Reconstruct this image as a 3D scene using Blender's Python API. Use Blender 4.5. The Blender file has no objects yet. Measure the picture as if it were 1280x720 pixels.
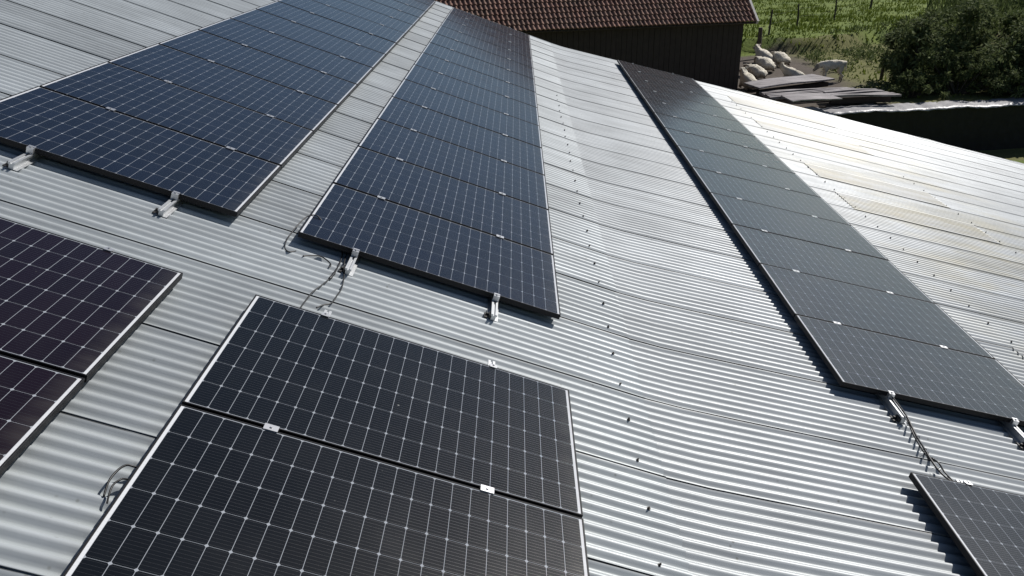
import bpy, bmesh, math, random
from mathutils import Vector, Matrix, noise
R = math.radians
scene = bpy.context.scene
COL = scene.collection

# ------------------------------------------------------------------ camera
cam_d = bpy.data.cameras.new('camera')
cam = bpy.data.objects.new('camera', cam_d)
COL.objects.link(cam)
cam_d.sensor_width = 36.0
cam_d.lens = 28.913
cam_d.clip_start = 0.05
cam_d.clip_end = 2000
CM = Matrix(((0.999900050764678, 0.010144297993680607, 0.009847928665963415),
             (0.0047812334845251025, 0.41288636802653456, -0.9107699967084024),
             (-0.013305197749787612, 0.9107260511899682, 0.412796598092531)))
CAM = Vector((1.38013394, -4.81967955, 1.78366524))
cam.matrix_world = Matrix.Translation(CAM) @ CM.to_4x4()
scene.camera = cam

# ------------------------------------------------------------------ sky + sun
SUN_DIR = Vector((0.569, 0.489, 0.660)).normalized()
SUN_EL = math.asin(SUN_DIR.z)
SUN_AZ = math.atan2(SUN_DIR.x, SUN_DIR.y)
w = bpy.data.worlds.new('World'); scene.world = w; w.use_nodes = True
nt = w.node_tree
sky = nt.nodes.new('ShaderNodeTexSky')
sky.sky_type = 'NISHITA'; sky.sun_disc = False
sky.sun_elevation = SUN_EL; sky.sun_rotation = SUN_AZ
sky.air_density = 1.0; sky.dust_density = 0.55; sky.ozone_density = 2.5
bg = nt.nodes['Background']; bg.inputs['Strength'].default_value = 0.048
nt.links.new(sky.outputs[0], bg.inputs[0])
sd = bpy.data.lights.new('sun', 'SUN'); sd.energy = 4.7; sd.angle = R(0.53); sd.color = (1.0, 0.965, 0.92)
so = bpy.data.objects.new('sun', sd); COL.objects.link(so)
so.rotation_euler = SUN_DIR.to_track_quat('Z', 'Y').to_euler()
so.location = (20, 10, 30)
scene.view_settings.view_transform = 'Standard'
scene.view_settings.look = 'None'
scene.view_settings.gamma = 1
scene.view_settings.exposure = 0.14
scene.render.engine = 'CYCLES'

# ------------------------------------------------------------------ frames of the two roof pitches
TH = R(20.0); BEND = 0.10010884; UK = 2.33243
# pitch frame: local x runs down the slope, local y along the ridge, local z is the slope's normal
ML = Matrix(((math.cos(TH), 0, math.sin(TH), 0), (0, 1, 0, 0), (-math.sin(TH), 0, math.cos(TH), 0), (0, 0, 0, 1)))
MR = ML @ Matrix.Translation((UK, 0, 0)) @ Matrix(((math.cos(BEND), 0, -math.sin(BEND), 0), (0, 1, 0, 0), (math.sin(BEND), 0, math.cos(BEND), 0), (0, 0, 0, 1)))
P = 1.06; PW = 1.04; PL = 1.7497
HL = -0.093; HR = -0.101       # mean sheet height under the panel tops
CP = 0.076; AMP = 0.0118; SHEET = 0.76; V0 = -0.61

# ------------------------------------------------------------------ helpers
def tag(o, label=None, cat=None, group=None, kind=None):
    if label: o['label'] = label
    if cat: o['category'] = cat
    if group: o['group'] = group
    if kind: o['kind'] = kind
    return o

def obj(name, verts, faces, mat, parent=None, smooth=False, mw=None):
    me = bpy.data.meshes.new(name)
    me.from_pydata(verts, [], faces); me.update()
    if smooth: me.polygons.foreach_set('use_smooth', [True] * len(me.polygons))
    if isinstance(mat, (list, tuple)):
        for m in mat: me.materials.append(m)
    elif mat: me.materials.append(mat)
    o = bpy.data.objects.new(name, me); COL.objects.link(o)
    if parent: o.parent = parent
    if mw is not None: o.matrix_local = mw
    return o

def empty(name, mw=None):
    o = bpy.data.objects.new(name, None); COL.objects.link(o)
    o.empty_display_size = 0.2
    if mw is not None: o.matrix_world = mw
    return o

class MB:
    def __init__(s): s.v = []; s.f = []
    def box(s, x0, x1, y0, y1, z0, z1, m=None):
        b = len(s.v)
        c = [(x0,y0,z0),(x1,y0,z0),(x1,y1,z0),(x0,y1,z0),(x0,y0,z1),(x1,y0,z1),(x1,y1,z1),(x0,y1,z1)]
        if m is not None: c = [tuple(m @ Vector(q)) for q in c]
        s.v += c
        s.f += [tuple(b+i for i in q) for q in ((0,3,2,1),(4,5,6,7),(0,1,5,4),(1,2,6,5),(2,3,7,6),(3,0,4,7))]
        return s
    def prism(s, prof, y0, y1, m=None):
        # closed profile in x,z extruded along y
        b = len(s.v); n = len(prof)
        c = [(x, y0, z) for x, z in prof] + [(x, y1, z) for x, z in prof]
        if m is not None: c = [tuple(m @ Vector(q)) for q in c]
        s.v += c
        for i in range(n):
            j = (i+1) % n
            s.f.append((b+i, b+n+i, b+n+j, b+j))
        s.f.append(tuple(b+i for i in range(n))); s.f.append(tuple(b+n+i for i in reversed(range(n))))
        return s
    def tube(s, pts, rad, seg=6, cap=True):
        pts = [Vector(p) for p in pts]; b0 = len(s.v)
        rs = rad if isinstance(rad, (list, tuple)) else [rad]*len(pts)
        prev = None
        for i, p in enumerate(pts):
            t = (pts[min(i+1, len(pts)-1)] - pts[max(i-1, 0)]).normalized()
            a = prev if prev is not None else (Vector((0,0,1)) if abs(t.z) < .9 else Vector((1,0,0)))
            n = (a - t*a.dot(t)).normalized(); q = t.cross(n); prev = n
            for k in range(seg):
                an = 2*math.pi*k/seg
                s.v.append(tuple(p + (n*math.cos(an) + q*math.sin(an))*rs[i]))
        for i in range(len(pts)-1):
            for k in range(seg):
                a = b0+i*seg+k; c = b0+i*seg+(k+1) % seg
                s.f.append((a, c, c+seg, a+seg))
        if cap:
            s.f.append(tuple(b0+k for k in reversed(range(seg))))
            e = b0+(len(pts)-1)*seg
            s.f.append(tuple(e+k for k in range(seg)))
        return s
    def build(s, name, mat, parent=None, smooth=False, mw=None):
        return obj(name, s.v, s.f, mat, parent, smooth, mw)

def spline(pts, n=8):
    pts = [Vector(p) for p in pts]; out = []
    for i in range(len(pts)-1):
        p0 = pts[max(i-1, 0)]; p1 = pts[i]; p2 = pts[i+1]; p3 = pts[min(i+2, len(pts)-1)]
        for k in range(n):
            t = k/n
            out.append(0.5*((2*p1)+(p2-p0)*t+(2*p0-5*p1+4*p2-p3)*t*t+(3*p1-p0-3*p2+p3)*t**3))
    out.append(pts[-1]); return out

# ---- material helpers
class M:
    def __init__(s, name):
        s.m = bpy.data.materials.new(name); s.m.use_nodes = True
        s.t = s.m.node_tree; s.p = s.t.nodes['Principled BSDF']
    def n(s, typ, **kw):
        x = s.t.nodes.new(typ)
        for k, v in kw.items():
            if k.startswith('i_'): x.inputs[k[2:].replace('_', ' ')].default_value = v
            else: setattr(x, k, v)
        return x
    def l(s, a, b): s.t.links.new(a, b)
    def math(s, op, a, b=None, c=None):
        x = s.t.nodes.new('ShaderNodeMath'); x.operation = op
        for i, q in enumerate((a, b, c)):
            if q is None: continue
            if isinstance(q, (int, float)): x.inputs[i].default_value = q
            else: s.l(q, x.inputs[i])
        return x.outputs[0]
    def mix(s, fac, a, b, blend='MIX'):
        x = s.t.nodes.new('ShaderNodeMix'); x.data_type = 'RGBA'; x.blend_type = blend
        for i, q in ((0, fac), (6, a), (7, b)):
            if isinstance(q, (int, float)): x.inputs[i].default_value = q
            elif isinstance(q, tuple): x.inputs[i].default_value = q if len(q) == 4 else (*q, 1)
            else: s.l(q, x.inputs[i])
        return x.outputs[2]
    def noise(s, vec, scale, detail=4, rough=.55, out=0):
        x = s.n('ShaderNodeTexNoise'); x.inputs['Scale'].default_value = scale
        x.inputs['Detail'].default_value = detail; x.inputs['Roughness'].default_value = rough
        if vec is not None: s.l(vec, x.inputs['Vector'])
        return x.outputs[out]
    def ramp(s, fac, *stops):
        x = s.n('ShaderNodeValToRGB'); e = x.color_ramp.elements
        while len(e) < len(stops): e.new(.5)
        for i, (p, c) in enumerate(stops):
            e[i].position = p
            e[i].color = (c, c, c, 1) if isinstance(c, (int, float)) else (*c, 1)
        s.l(fac, x.inputs[0]); return x.outputs[0]
    def coord(s, kind='Object', scale=None):
        c = s.n('ShaderNodeTexCoord').outputs[kind]
        if scale:
            mp = s.n('ShaderNodeMapping'); mp.inputs['Scale'].default_value = scale
            s.l(c, mp.inputs[0]); return mp.outputs[0]
        return c
    def bump(s, h, strength=.3, dist=.01):
        b = s.n('ShaderNodeBump'); b.inputs['Strength'].default_value = strength; b.inputs['Distance'].default_value = dist
        s.l(h, b.inputs['Height']); s.l(b.outputs[0], s.p.inputs['Normal'])
    def set(s, **kw):
        for k, v in kw.items():
            i = s.p.inputs[k.replace('_', ' ')]
            if isinstance(v, (int, float, tuple)):
                i.default_value = (*v, 1) if isinstance(v, tuple) and len(v) == 3 else v
            else: s.l(v, i)
        return s

def simple(name, col, rough=.6, metal=0., nscale=None, var=.25, bump=0, bscale=None):
    m = M(name); c = m.coord()
    if nscale:
        f = m.noise(c, nscale)
        m.set(Base_Color=m.mix(f, tuple(x*(1-var) for x in col), tuple(min(1, x*(1+var)) for x in col)))
        if bump: m.bump(m.noise(c, bscale or nscale*4), bump)
    else: m.set(Base_Color=col)
    m.set(Roughness=rough, Metallic=metal)
    return m.m

# roof sheeting: weathered galvanised / fibre sheet with a tone of its own for every sheet
def sheet_mat(name, base, seed=0.):
    m = M(name); c = m.coord()
    sep = m.n('ShaderNodeSeparateXYZ'); m.l(c, sep.inputs[0])
    sid = m.math('FLOOR', m.math('DIVIDE', m.math('SUBTRACT', sep.outputs[1], V0), SHEET))
    wn = m.n('ShaderNodeTexWhiteNoise', noise_dimensions='1D'); m.l(m.math('ADD', sid, seed), wn.inputs['W'])
    tone = m.math('MULTIPLY_ADD', wn.outputs[0], .20, .89)
    st = m.coord('Object', (.35, 5.0, 1))
    streak = m.noise(st, 2.2, 6, .6)
    blot = m.noise(c, 1.3, 5, .6)
    fine = m.noise(c, 38, 4, .7)
    f = m.math('ADD', m.math('MULTIPLY', streak, .5), m.math('MULTIPLY', blot, .5))
    col = m.mix(m.ramp(f, (.38, 0.), (.64, 1.)), tuple(x*.78 for x in base), tuple(x*1.08 for x in base))
    # darker, blotchy troughs: they are lower by two amplitudes
    cosv = m.math('COSINE', m.math('MULTIPLY', m.math('SUBTRACT', sep.outputs[1], V0), 2*math.pi/CP))
    tr = m.math('MULTIPLY', m.ramp(m.math('MULTIPLY_ADD', cosv, -.5, .5), (.62, 0.), (1., 1.)), m.ramp(blot, (.35, .25), (.65, 1.)))
    col = m.mix(m.math('MULTIPLY', tr, .45), col, (base[0]*.55, base[1]*.58, base[2]*.54))
    # shade line painted into the colour along the next sheet's lapping edge
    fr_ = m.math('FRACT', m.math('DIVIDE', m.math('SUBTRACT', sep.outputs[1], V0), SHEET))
    lap_shade = m.math('MULTIPLY', m.math('GREATER_THAN', fr_, .9915), m.ramp(m.noise(m.coord('Object', (1.5, .3, 1)), 1.6, 4), (.32, .35), (.5, 1.)))
    col = m.mix(m.math('MULTIPLY', lap_shade, .85), col, (.035, .035, .033))
    # lichen / dirt speckle
    vor = m.n('ShaderNodeTexVoronoi'); vor.inputs['Scale'].default_value = 17; m.l(c, vor.inputs['Vector'])
    sp = m.math('MULTIPLY', m.ramp(vor.outputs['Distance'], (.06, 1.), (.16, 0.)), m.ramp(m.noise(c, 2.1, 3), (.54, 0.), (.62, 1.)))
    col = m.mix(m.math('MULTIPLY', sp, .6), col, (.14, .14, .11))
    if seed:
        sx = m.math('SUBTRACT', 1., m.math('MINIMUM', 1., m.math('ABSOLUTE', m.math('DIVIDE', m.math('SUBTRACT', sep.outputs[0], 5.4), 2.4))))
        big = m.noise(m.coord('Object', (.45, 1.1, 1)), 1.0, 6, .68)
        st_ = m.math('MULTIPLY', m.ramp(sx, (.05, 0.), (.6, 1.)), m.ramp(big, (.44, 0.), (.58, 1.)))
        col = m.mix(m.math('MULTIPLY', st_, .5), col, m.mix(m.ramp(blot, (.4, 0.), (.6, 1.)), (.27, .26, .20), (.37, .32, .17)))
    tn = m.n('ShaderNodeVectorMath', operation='SCALE'); m.l(col, tn.inputs[0]); m.l(tone, tn.inputs['Scale'])
    m.set(Base_Color=tn.outputs[0], Metallic=.09, Specular_IOR_Level=.38,
          Roughness=m.math('MULTIPLY_ADD', fine, .15, .39))
    m.bump(m.math('ADD', m.math('MULTIPLY', fine, .3), blot), .25, .004)
    return m.m

MAT = {}
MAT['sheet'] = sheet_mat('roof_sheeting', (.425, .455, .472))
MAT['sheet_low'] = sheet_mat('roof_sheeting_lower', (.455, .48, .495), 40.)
MAT['alu'] = simple('aluminium', (.72, .73, .74), .34, .85, 30, .06)
MAT['frame'] = simple('black_anodised_frame', (.008, .008, .010), .5, .0)
MAT['frame'].node_tree.nodes['Principled BSDF'].inputs['Specular IOR Level'].default_value = .2
MAT['rail'] = simple('rail_aluminium', (.50, .51, .52), .45, .7, 20, .1)
MAT['steel'] = simple('clamp_steel', (.62, .62, .63), .36, .8)
MAT['rubber'] = simple('dark_rubber', (.02, .02, .02), .6)
MAT['cable'] = simple('cable_black', (.012, .012, .013), .45)
MAT['screw'] = simple('screw_rust', (.05, .045, .04), .6, .3)
MAT['back'] = simple('panel_backsheet', (.03, .03, .03), .6)

# photovoltaic face; object space: x 0..PL along the long side, y 0..PW
def pv_mat(nm, ca, cb):
    m = M(nm); c = m.coord()
    sep = m.n('ShaderNodeSeparateXYZ'); m.l(c, sep.inputs[0])
    NX, NY = 21, 6
    mx, my = .021, .0115
    cx = (PL-2*mx)/NX; cy = (PW-2*my)/NY
    X = m.math('DIVIDE', m.math('SUBTRACT', sep.outputs[0], mx), cx)
    Y = m.math('DIVIDE', m.math('SUBTRACT', sep.outputs[1], my), cy)
    dx = m.math('MULTIPLY', m.math('PINGPONG', X, .5), cx)      # metres from nearest column gap
    dy = m.math('MULTIPLY', m.math('PINGPONG', Y, .5), cy)
    lx = m.math('LESS_THAN', dx, .0010); ly = m.math('LESS_THAN', dy, .0006)
    dia = m.math('LESS_THAN', m.math('ADD', dx, dy), .0085)
    # outside of the cell field: pale backsheet margin
    ox = m.math('MAXIMUM', m.math('LESS_THAN', X, 0.), m.math('GREATER_THAN', X, float(NX)))
    oy = m.math('MAXIMUM', m.math('LESS_THAN', Y, 0.), m.math('GREATER_THAN', Y, float(NY)))
    white = m.math('MAXIMUM', m.math('MAXIMUM', lx, ly), m.math('MAXIMUM', dia, m.math('MAXIMUM', ox, oy)))
    # busbars: ten fine wires per cell, running with x
    bd = m.math('MULTIPLY', m.math('PINGPONG', m.math('SUBTRACT', m.math('MULTIPLY', Y, 10.), .5), .5), cy/10)
    bus = m.math('LESS_THAN', bd, .00045)
    ids = m.n('ShaderNodeCombineXYZ'); m.l(m.math('FLOOR', X), ids.inputs[0]); m.l(m.math('FLOOR', Y), ids.inputs[1])
    oi = m.n('ShaderNodeObjectInfo'); m.l(oi.outputs['Random'], ids.inputs[2])
    wn = m.n('ShaderNodeTexWhiteNoise', noise_dimensions='3D'); m.l(ids.outputs[0], wn.inputs['Vector'])
    cell = m.mix(wn.outputs[0], ca, cb)
    dust = m.noise(m.coord('Object', (1, 1, 1)), 2.4, 6, .62)
    dmask = m.ramp(dust, (.40, 0.), (.75, 1.))
    cell = m.mix(m.math('MULTIPLY_ADD', dmask, .022, .002), cell, (.14, .14, .13))
    col = m.mix(m.math('MULTIPLY', bus, .9), cell, (.20, .185, .17))
    col = m.mix(white, col, (.30, .32, .35))
    col = m.mix(ox, col, (.60, .61, .63))
    # dust washed down to the lowest frame edge
    de = m.math('MULTIPLY', m.ramp(m.math('DIVIDE', sep.outputs[0], PL), (.93, 0.), (.995, 1.)), m.ramp(m.noise(m.coord('Object', (1, 6, 1)), 2.5, 5), (.35, .1), (.65, .5)))
    col = m.mix(m.math('MULTIPLY', de, .35), col, (.19, .18, .16))
    # a few dried drops and dirt specks
    vor = m.n('ShaderNodeTexVoronoi'); vor.inputs['Scale'].default_value = 9
    av = m.n('ShaderNodeVectorMath', operation='ADD'); m.l(c, av.inputs[0])
    cv = m.n('ShaderNodeCombineXYZ'); m.l(m.math('MULTIPLY', oi.outputs['Random'], 37.), cv.inputs[2]); m.l(cv.outputs[0], av.inputs[1])
    m.l(av.outputs[0], vor.inputs['Vector'])
    drop = m.math('MULTIPLY', m.ramp(vor.outputs['Distance'], (.03, 1.), (.06, 0.)), m.ramp(m.noise(av.outputs[0], 3.), (.56, 0.), (.6, 1.)))
    col = m.mix(m.math('MULTIPLY', drop, .55), col, (.45, .45, .42))
    # the wires are round: their normal swings across the wire, under the flat glass
    sg = m.math('SUBTRACT', m.math('FRACT', m.math('MULTIPLY', Y, 10.)), .5)
    g = m.math('MULTIPLY', m.math('DIVIDE', m.math('MULTIPLY', sg, cy/10), .00045), m.math('MULTIPLY', bus, 1.3))
    nv = m.n('ShaderNodeCombineXYZ'); m.l(g, nv.inputs[1]); nv.inputs[2].default_value = 1
    vt = m.n('ShaderNodeVectorTransform', vector_type='NORMAL', convert_from='OBJECT', convert_to='WORLD'); m.l(nv.outputs[0], vt.inputs[0])
    nn = m.n('ShaderNodeVectorMath', operation='NORMALIZE'); m.l(vt.outputs[0], nn.inputs[0])
    m.l(nn.outputs[0], m.p.inputs['Normal'])
    wire = m.math('MULTIPLY', bus, m.math('SUBTRACT', 1., white))
    m.set(Base_Color=col, Metallic=m.math('MULTIPLY', wire, .95), Roughness=.32, Specular_IOR_Level=.1,
          Coat_Weight=1., Coat_Roughness=m.math('MULTIPLY_ADD', dmask, .10, .11), Coat_IOR=1.39)
    return m.m
MAT['pv'] = pv_mat('photovoltaic_glass_black', (.0010, .0016, .0024), (.0022, .0030, .0042))
MAT['pv_blue'] = pv_mat('photovoltaic_glass_blue', (.0008, .0020, .0075), (.0016, .0034, .0120))
MAT['pv_plum'] = pv_mat('photovoltaic_glass_plum', (.0050, .0010, .0036), (.0075, .0018, .0050))
MAT['pv_grey'] = pv_mat('photovoltaic_glass_grey', (.0040, .0060, .0070), (.0065, .0088, .0095))

# ------------------------------------------------------------------ ground
def ss(a, b, x):
    if a > b: return 1-ss(b, a, x)
    return ss_(a, b, x)
def ss_(a, b, x):
    t = min(1, max(0, (x-a)/(b-a))); return t*t*(3-2*t)
def bank_y(x): return 33.6 + .42*(x-12.) + .8*math.sin(x*.7)
def wall_y(x): return 21.85 + .15*max(-2., min(9., x-11.))
def ground_h(x, y):
    lo = -5.77
    hi = -4.2 + .05*noise.noise(Vector((x*.5, y*.5, 0)))
    b = bank_y(x)
    hi += .62*ss(b, b+.5, y) + .09*noise.noise(Vector((x*.35, y*.8, 3)))*ss(b, b+2, y)
    hi += .03*noise.noise(Vector((x*1.7, y*1.7, 5)))
    hi += .012*max(0, y-60) + .25*ss(50, 120, y)*noise.noise(Vector((x*.05, y*.05, 1)))*4
    wy = wall_y(x); t = ss(wy+.3, wy+.7, y)
    if y < wy+.7: lo += .05*noise.noise(Vector((x*.4, y*.4, 8)))
    return lo*(1-t) + hi*t

def axis(lo, hi, flo, fhi, fine, grow=1.25):
    a = [flo]; s = fine
    while a[-1] > lo: s *= grow; a.append(a[-1]-s)
    a = a[::-1]; x = flo
    while x < fhi: x += fine; a.append(x)
    s = fine
    while a[-1] < hi: s *= grow; a.append(a[-1]+s)
    return a
gx = axis(-600, 600, 6, 46, .35); gy = axis(-600, 900, 21.8, 64, .3)
gv = [(x, y, ground_h(x, y)) for y in gy for x in gx]; nx = len(gx)
gf = [(j*nx+i, j*nx+i+1, (j+1)*nx+i+1, (j+1)*nx+i) for j in range(len(gy)-1) for i in range(nx-1)]
m = M('pasture_ground'); c = m.coord()
sep = m.n('ShaderNodeSeparateXYZ'); m.l(c, sep.inputs[0])
n1 = m.noise(c, .55, 6, .6); n2 = m.noise(c, 6, 5, .7); n3 = m.noise(m.coord('Object', (.6, 1.0, 1)), .8, 6, .65)
grass = m.mix(m.ramp(n3, (.36, 0.), (.62, 1.)), (.07, .105, .018), (.15, .19, .035))
grass = m.mix(m.ramp(n2, (.4, 0.), (.7, .6)), grass, (.15, .20, .05))
mud = m.mix(n2, (.065, .052, .042), (.125, .105, .088))
dry = m.mix(n2, (.10, .105, .035), (.17, .165, .06))
# yard of trampled mud between barn, wall and pasture bank
dist = m.math('SUBTRACT', sep.outputs[1], m.math('MULTIPLY_ADD', sep.outputs[0], .42, 28.9))
inmud = m.ramp(m.math('ADD', m.math('MULTIPLY', dist, -.5), m.math('MULTIPLY_ADD', n1, 1.2, -.2)), (.35, 0.), (.6, 1.))
edge = m.ramp(m.math('ADD', m.math('MULTIPLY_ADD', sep.outputs[0], .45, -6.2), m.math('MULTIPLY', n1, 1.)), (.35, 0.), (.9, 1.))
yard = m.mix(edge, mud, dry)
low = m.math('LESS_THAN', sep.outputs[1], 21.5)
col = m.mix(inmud, grass, yard); col = m.mix(low, col, grass)
m.set(Base_Color=col, Roughness=.95, Specular_IOR_Level=.2); m.bump(n2, .8, .05)
MAT['ground'] = m.m
tag(obj('ground', gv, gf, m.m, smooth=True), kind='structure')

# ------------------------------------------------------------------ the farm building with the corrugated roof
farm = empty('farm_building')
tag(farm, 'long farm building with grey corrugated sheet roof carrying all the solar panels', 'farm building')

def far_edge(x, low):
    return 14.42 - (.033*x if low else 0)
# where the two sheet planes meet, measured on the lower pitch (SK) and on the upper pitch (KL)
SK = (HL-HR*math.cos(BEND))/math.sin(BEND); KL = UK+SK*math.cos(BEND)-HR*math.sin(BEND); WB = .2
def roof_sheets(u0, u1, low, seed, H, du=.3):
    rnd = random.Random(seed); V = []; F = []
    k0 = int(math.floor((-7.0-V0)/SHEET)); k1 = int(math.ceil((14.6-V0)/SHEET))
    nu = int((u1-u0)/du)
    us = [u0+(u1-u0)*i/nu for i in range(nu+1)]
    for k in range(k0, k1):
        va = V0+k*SHEET; vb = va+SHEET+.02
        n = 84
        lift0 = rnd.uniform(.0035, .0065)*(.8 if low else 1)
        offs = rnd.uniform(-.002, .002)
        b = len(V); cols = n+1
        for i, u in enumerate(us):
            fe = far_edge(u, low)
            wob = noise.noise(Vector((u*1.7, k*3.1, seed)))
            for j in range(cols):
                v = va+(vb-va)*j/n
                v = min(v, fe+.0001*j)
                t = (v-va)/SHEET
                lift = lift0*(1-t)*(1+.45*wob)
                sag = .0018*noise.noise(Vector((u*.9, v*.7, seed+2))) + .0007*noise.noise(Vector((u*3, v*4, seed)))
                ph = 2*math.pi*(v-V0)/CP
                h = AMP*math.cos(ph)
                if not low and u > KL-WB: h += BEND*(u-KL+WB)**2/(4*WB)
                if low and u < SK+WB: h += BEND*(SK+WB-u)**2/(4*WB) - .004*ss(SK-.02, SK-.08, u)
                V.append((u, v+offs*math.sin(u*2+k), H+h+lift+sag))
        for i in range(nu):
            for j in range(n):
                a = b+i*cols+j
                F.append((a, a+cols, a+cols+1, a+1))
        # lip of the near edge
        lb = len(V)
        for i in range(nu+1):
            q = V[b+i*cols]; V.append((q[0], q[1]+.0005, q[2]-.0018))
        for i in range(nu):
            F.append((b+i*cols, lb+i, lb+i+1, b+(i+1)*cols))
    return V, F
V, F = roof_sheets(-12.0, 2.285, False, 3, HL)
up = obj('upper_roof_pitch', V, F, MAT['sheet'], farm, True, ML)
V, F = roof_sheets(SK-.19, 12.6, True, 7, HR)
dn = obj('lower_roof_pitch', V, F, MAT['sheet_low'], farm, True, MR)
# rear pitch behind the ridge and ridge cap
ridge = ML @ Vector((-12.0, 0, HL))
MB().prism([(ridge.x-.02, ridge.z), (ridge.x-11, ridge.z-3.4), (ridge.x-11, ridge.z-3.45), (ridge.x-.02, ridge.z-.05)], -7, 14.4).build('rear_roof_pitch', MAT['sheet'], farm)
MB().prism([(ridge.x-.25, ridge.z-.05), (ridge.x, ridge.z+.06), (ridge.x+.25, ridge.z-.03), (ridge.x, ridge.z+.04)], -7.02, 14.43).build('ridge_cap', MAT['sheet'], farm)
# skylight sheets, screws on the lap rows
m = M('aged_skylight_sheet'); c = m.coord('Object', (.6, 3., 1))
n1 = m.noise(c, 1.6, 6, .65)
n5 = m.noise(m.coord('Object', (.5, 1.6, 1)), 1.3, 6, .7)
c5 = m.mix(m.ramp(n1, (.35, 0.), (.65, 1.)), (.30, .285, .21), (.44, .41, .31))
m.set(Base_Color=m.mix(m.ramp(n5, (.42, 0.), (.58, 1.)), (.42, .43, .42), c5), Roughness=.45)
m.bump(n1, .2, .004)
MAT['sky'] = m.m
def skylight(k, s0, s1, yellow):
    V = []; F = []; n = 90; va = V0+k*SHEET; nu = 12
    for i in range(nu+1):
        s = s0+(s1-s0)*i/nu
        for j in range(n+1):
            v = va+.004+(SHEET+.015)*j/n
            V.append((s, v, HR+AMP*math.cos(2*math.pi*(v-V0)/CP)+.0095+.002*noise.noise(Vector((s*2, v*2, k)))))
    for i in range(nu):
        for j in range(n):
            a = i*(n+1)+j; F.append((a, a+n+1, a+n+2, a+1))
    return obj('skylight', V, F, MAT['sky'], farm, True, MR)
for k, s0, s1 in ((17, 3.85, 6.05), (14, 3.8, 5.95), (10, 3.8, 5.9), (8, 3.75, 5.85), (2, 3.72, 5.9)):
    skylight(k, s0, s1, False)
def screw(x, v, H, mw):
    b = MB()
    b.tube([(0,0,-.004), (0,0,.002)], .010, 10)
    b.tube([(0,0,.002), (0,0,.010)], .006, 6)
    b.tube([(0,0,.010), (0,0,.015)], .003, 6)
    return b
sc0 = screw(0, 0, 0, None).build('roof_screw', MAT['screw'], farm)
cnt = 0
srnd = random.Random(5)
def put_screw(x, v, H, mw):
    global cnt
    o = sc0 if cnt == 0 else sc0.copy()
    if cnt: COL.objects.link(o); o.parent = farm
    o.matrix_local = mw @ Matrix.Translation((x+srnd.uniform(-.008, .008), v, H+AMP+.002)) @ Matrix.Rotation(srnd.uniform(-.25, .25), 4, 'X') @ Matrix.Rotation(srnd.uniform(-.2, .2), 4, 'Y')
    cnt += 1
for i in range(30):
    v = -2.834+.38*i+.0
    v = V0 + round((v-V0)/CP)*CP
    put_screw(2.137, v, HL, ML)
for s, n in ((3.79, 34), (5.9, 24)):
    for i in range(n):
        v = V0 + round((.5+.38*i)/CP)*CP
        if v < 14: put_screw(s, v, HR, MR)
# gable and side walls, fascia and gutter
eave = MR @ Vector((12.6, 0, HR)); kz = MR @ Vector((0, 0, HR))
MAT['render'] = simple('grey_render', (.24, .23, .21), .9, 0, 2.5, .3, .3, 40)
for y, nm in ((-6.8, 'gable_wall'), (14.0, 'gable_wall')):
    prof = [(ridge.x, ridge.z-.2), (kz.x, kz.z-.2), (eave.x-.3, eave.z-.15), (eave.x-.3, -5.9), (ridge.x-10.6, -5.9), (ridge.x-10.6, ridge.z-3.6)]
    if y > 0: prof = [(x, z) for x, z in prof]
    MB().prism(prof, y-.2, y).build(nm, MAT['render'], farm)
MB().box(eave.x-.55, eave.x-.3, -6.8, 13.8, -5.9, eave.z-.16).build('side_wall', MAT['render'], farm)
MAT['fascia'] = simple('fascia_wood', (.12, .10, .085), .8, 0, 6, .3)
MB().box(-12, KL, 14.22, 14.26, HL-.2, HL-.03).build('verge_board', MAT['fascia'], farm, False, ML)
MB().box(0, 12.5, 13.8, 13.84, HR-.2, HR-.03).build('verge_board', MAT['fascia'], farm, False, MR)
gut = MB(); 
prof = [(eave.x+.06*math.cos(a)+.05, eave.z-.07+.06*math.sin(a)) for a in [math.pi+math.pi*i/8 for i in range(9)]]
prof += [(eave.x+.055*math.cos(a)+.05, eave.z-.07+.055*math.sin(a)) for a in [2*math.pi-math.pi*i/8 for i in range(9)]]
gut.prism(prof, -6.9, 14.0).build('gutter', MAT['rail'], farm)

# ------------------------------------------------------------------ solar panels
def make_panel():
    root = empty('solar_panel')
    f = MB(); T = .035; L1 = .008; L2 = .007
    def fr(x0, x1, y0, y1):
        f.box(x0, x1, y0, y1, -T, 0)
    # outer walls and top lip with a small inner step, short sides carry the wider lip
    fr(0, L1, 0, PW); fr(PL-L1, PL, 0, PW); fr(L1, PL-L1, 0, L2); fr(L1, PL-L1, PW-L2, PW)
    f.box(L1, L1+.018, L2, PW-L2, -T, -T+.002); f.box(PL-L1-.018, PL-L1, L2, PW-L2, -T, -T+.002)
    fo = f.build('frame', MAT['frame'], root)
    bv = fo.modifiers.new('bevel', 'BEVEL'); bv.width = .0012; bv.segments = 2; bv.limit_method = 'ANGLE'
    g = MB().box(L1, PL-L1, L2, PW-L2, -.008, -.0022)
    g.build('cell_glass', MAT['pv'], root)
    b = MB().box(L1+.001, PL-L1-.001, L2+.001, PW-L2-.001, -.011, -.0085)
    for x in (.3, .87, 1.44): b.box(x, x+.1, .47, .55, -.03, -.0115)
    b.build('backsheet', MAT['back'], root)
    return root
proto = make_panel(); used = False
base_glass = [c_ for c_ in proto.children if c_.name.startswith('cell_glass')][0].data
def ordinal(i, n):
    W = ['first', 'second', 'third', 'fourth', 'fifth', 'sixth', 'seventh', 'eighth', 'ninth', 'tenth', 'eleventh', 'twelfth', 'thirteenth']
    return W[i]
prnd = random.Random(11)
glass_mesh = {}
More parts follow.
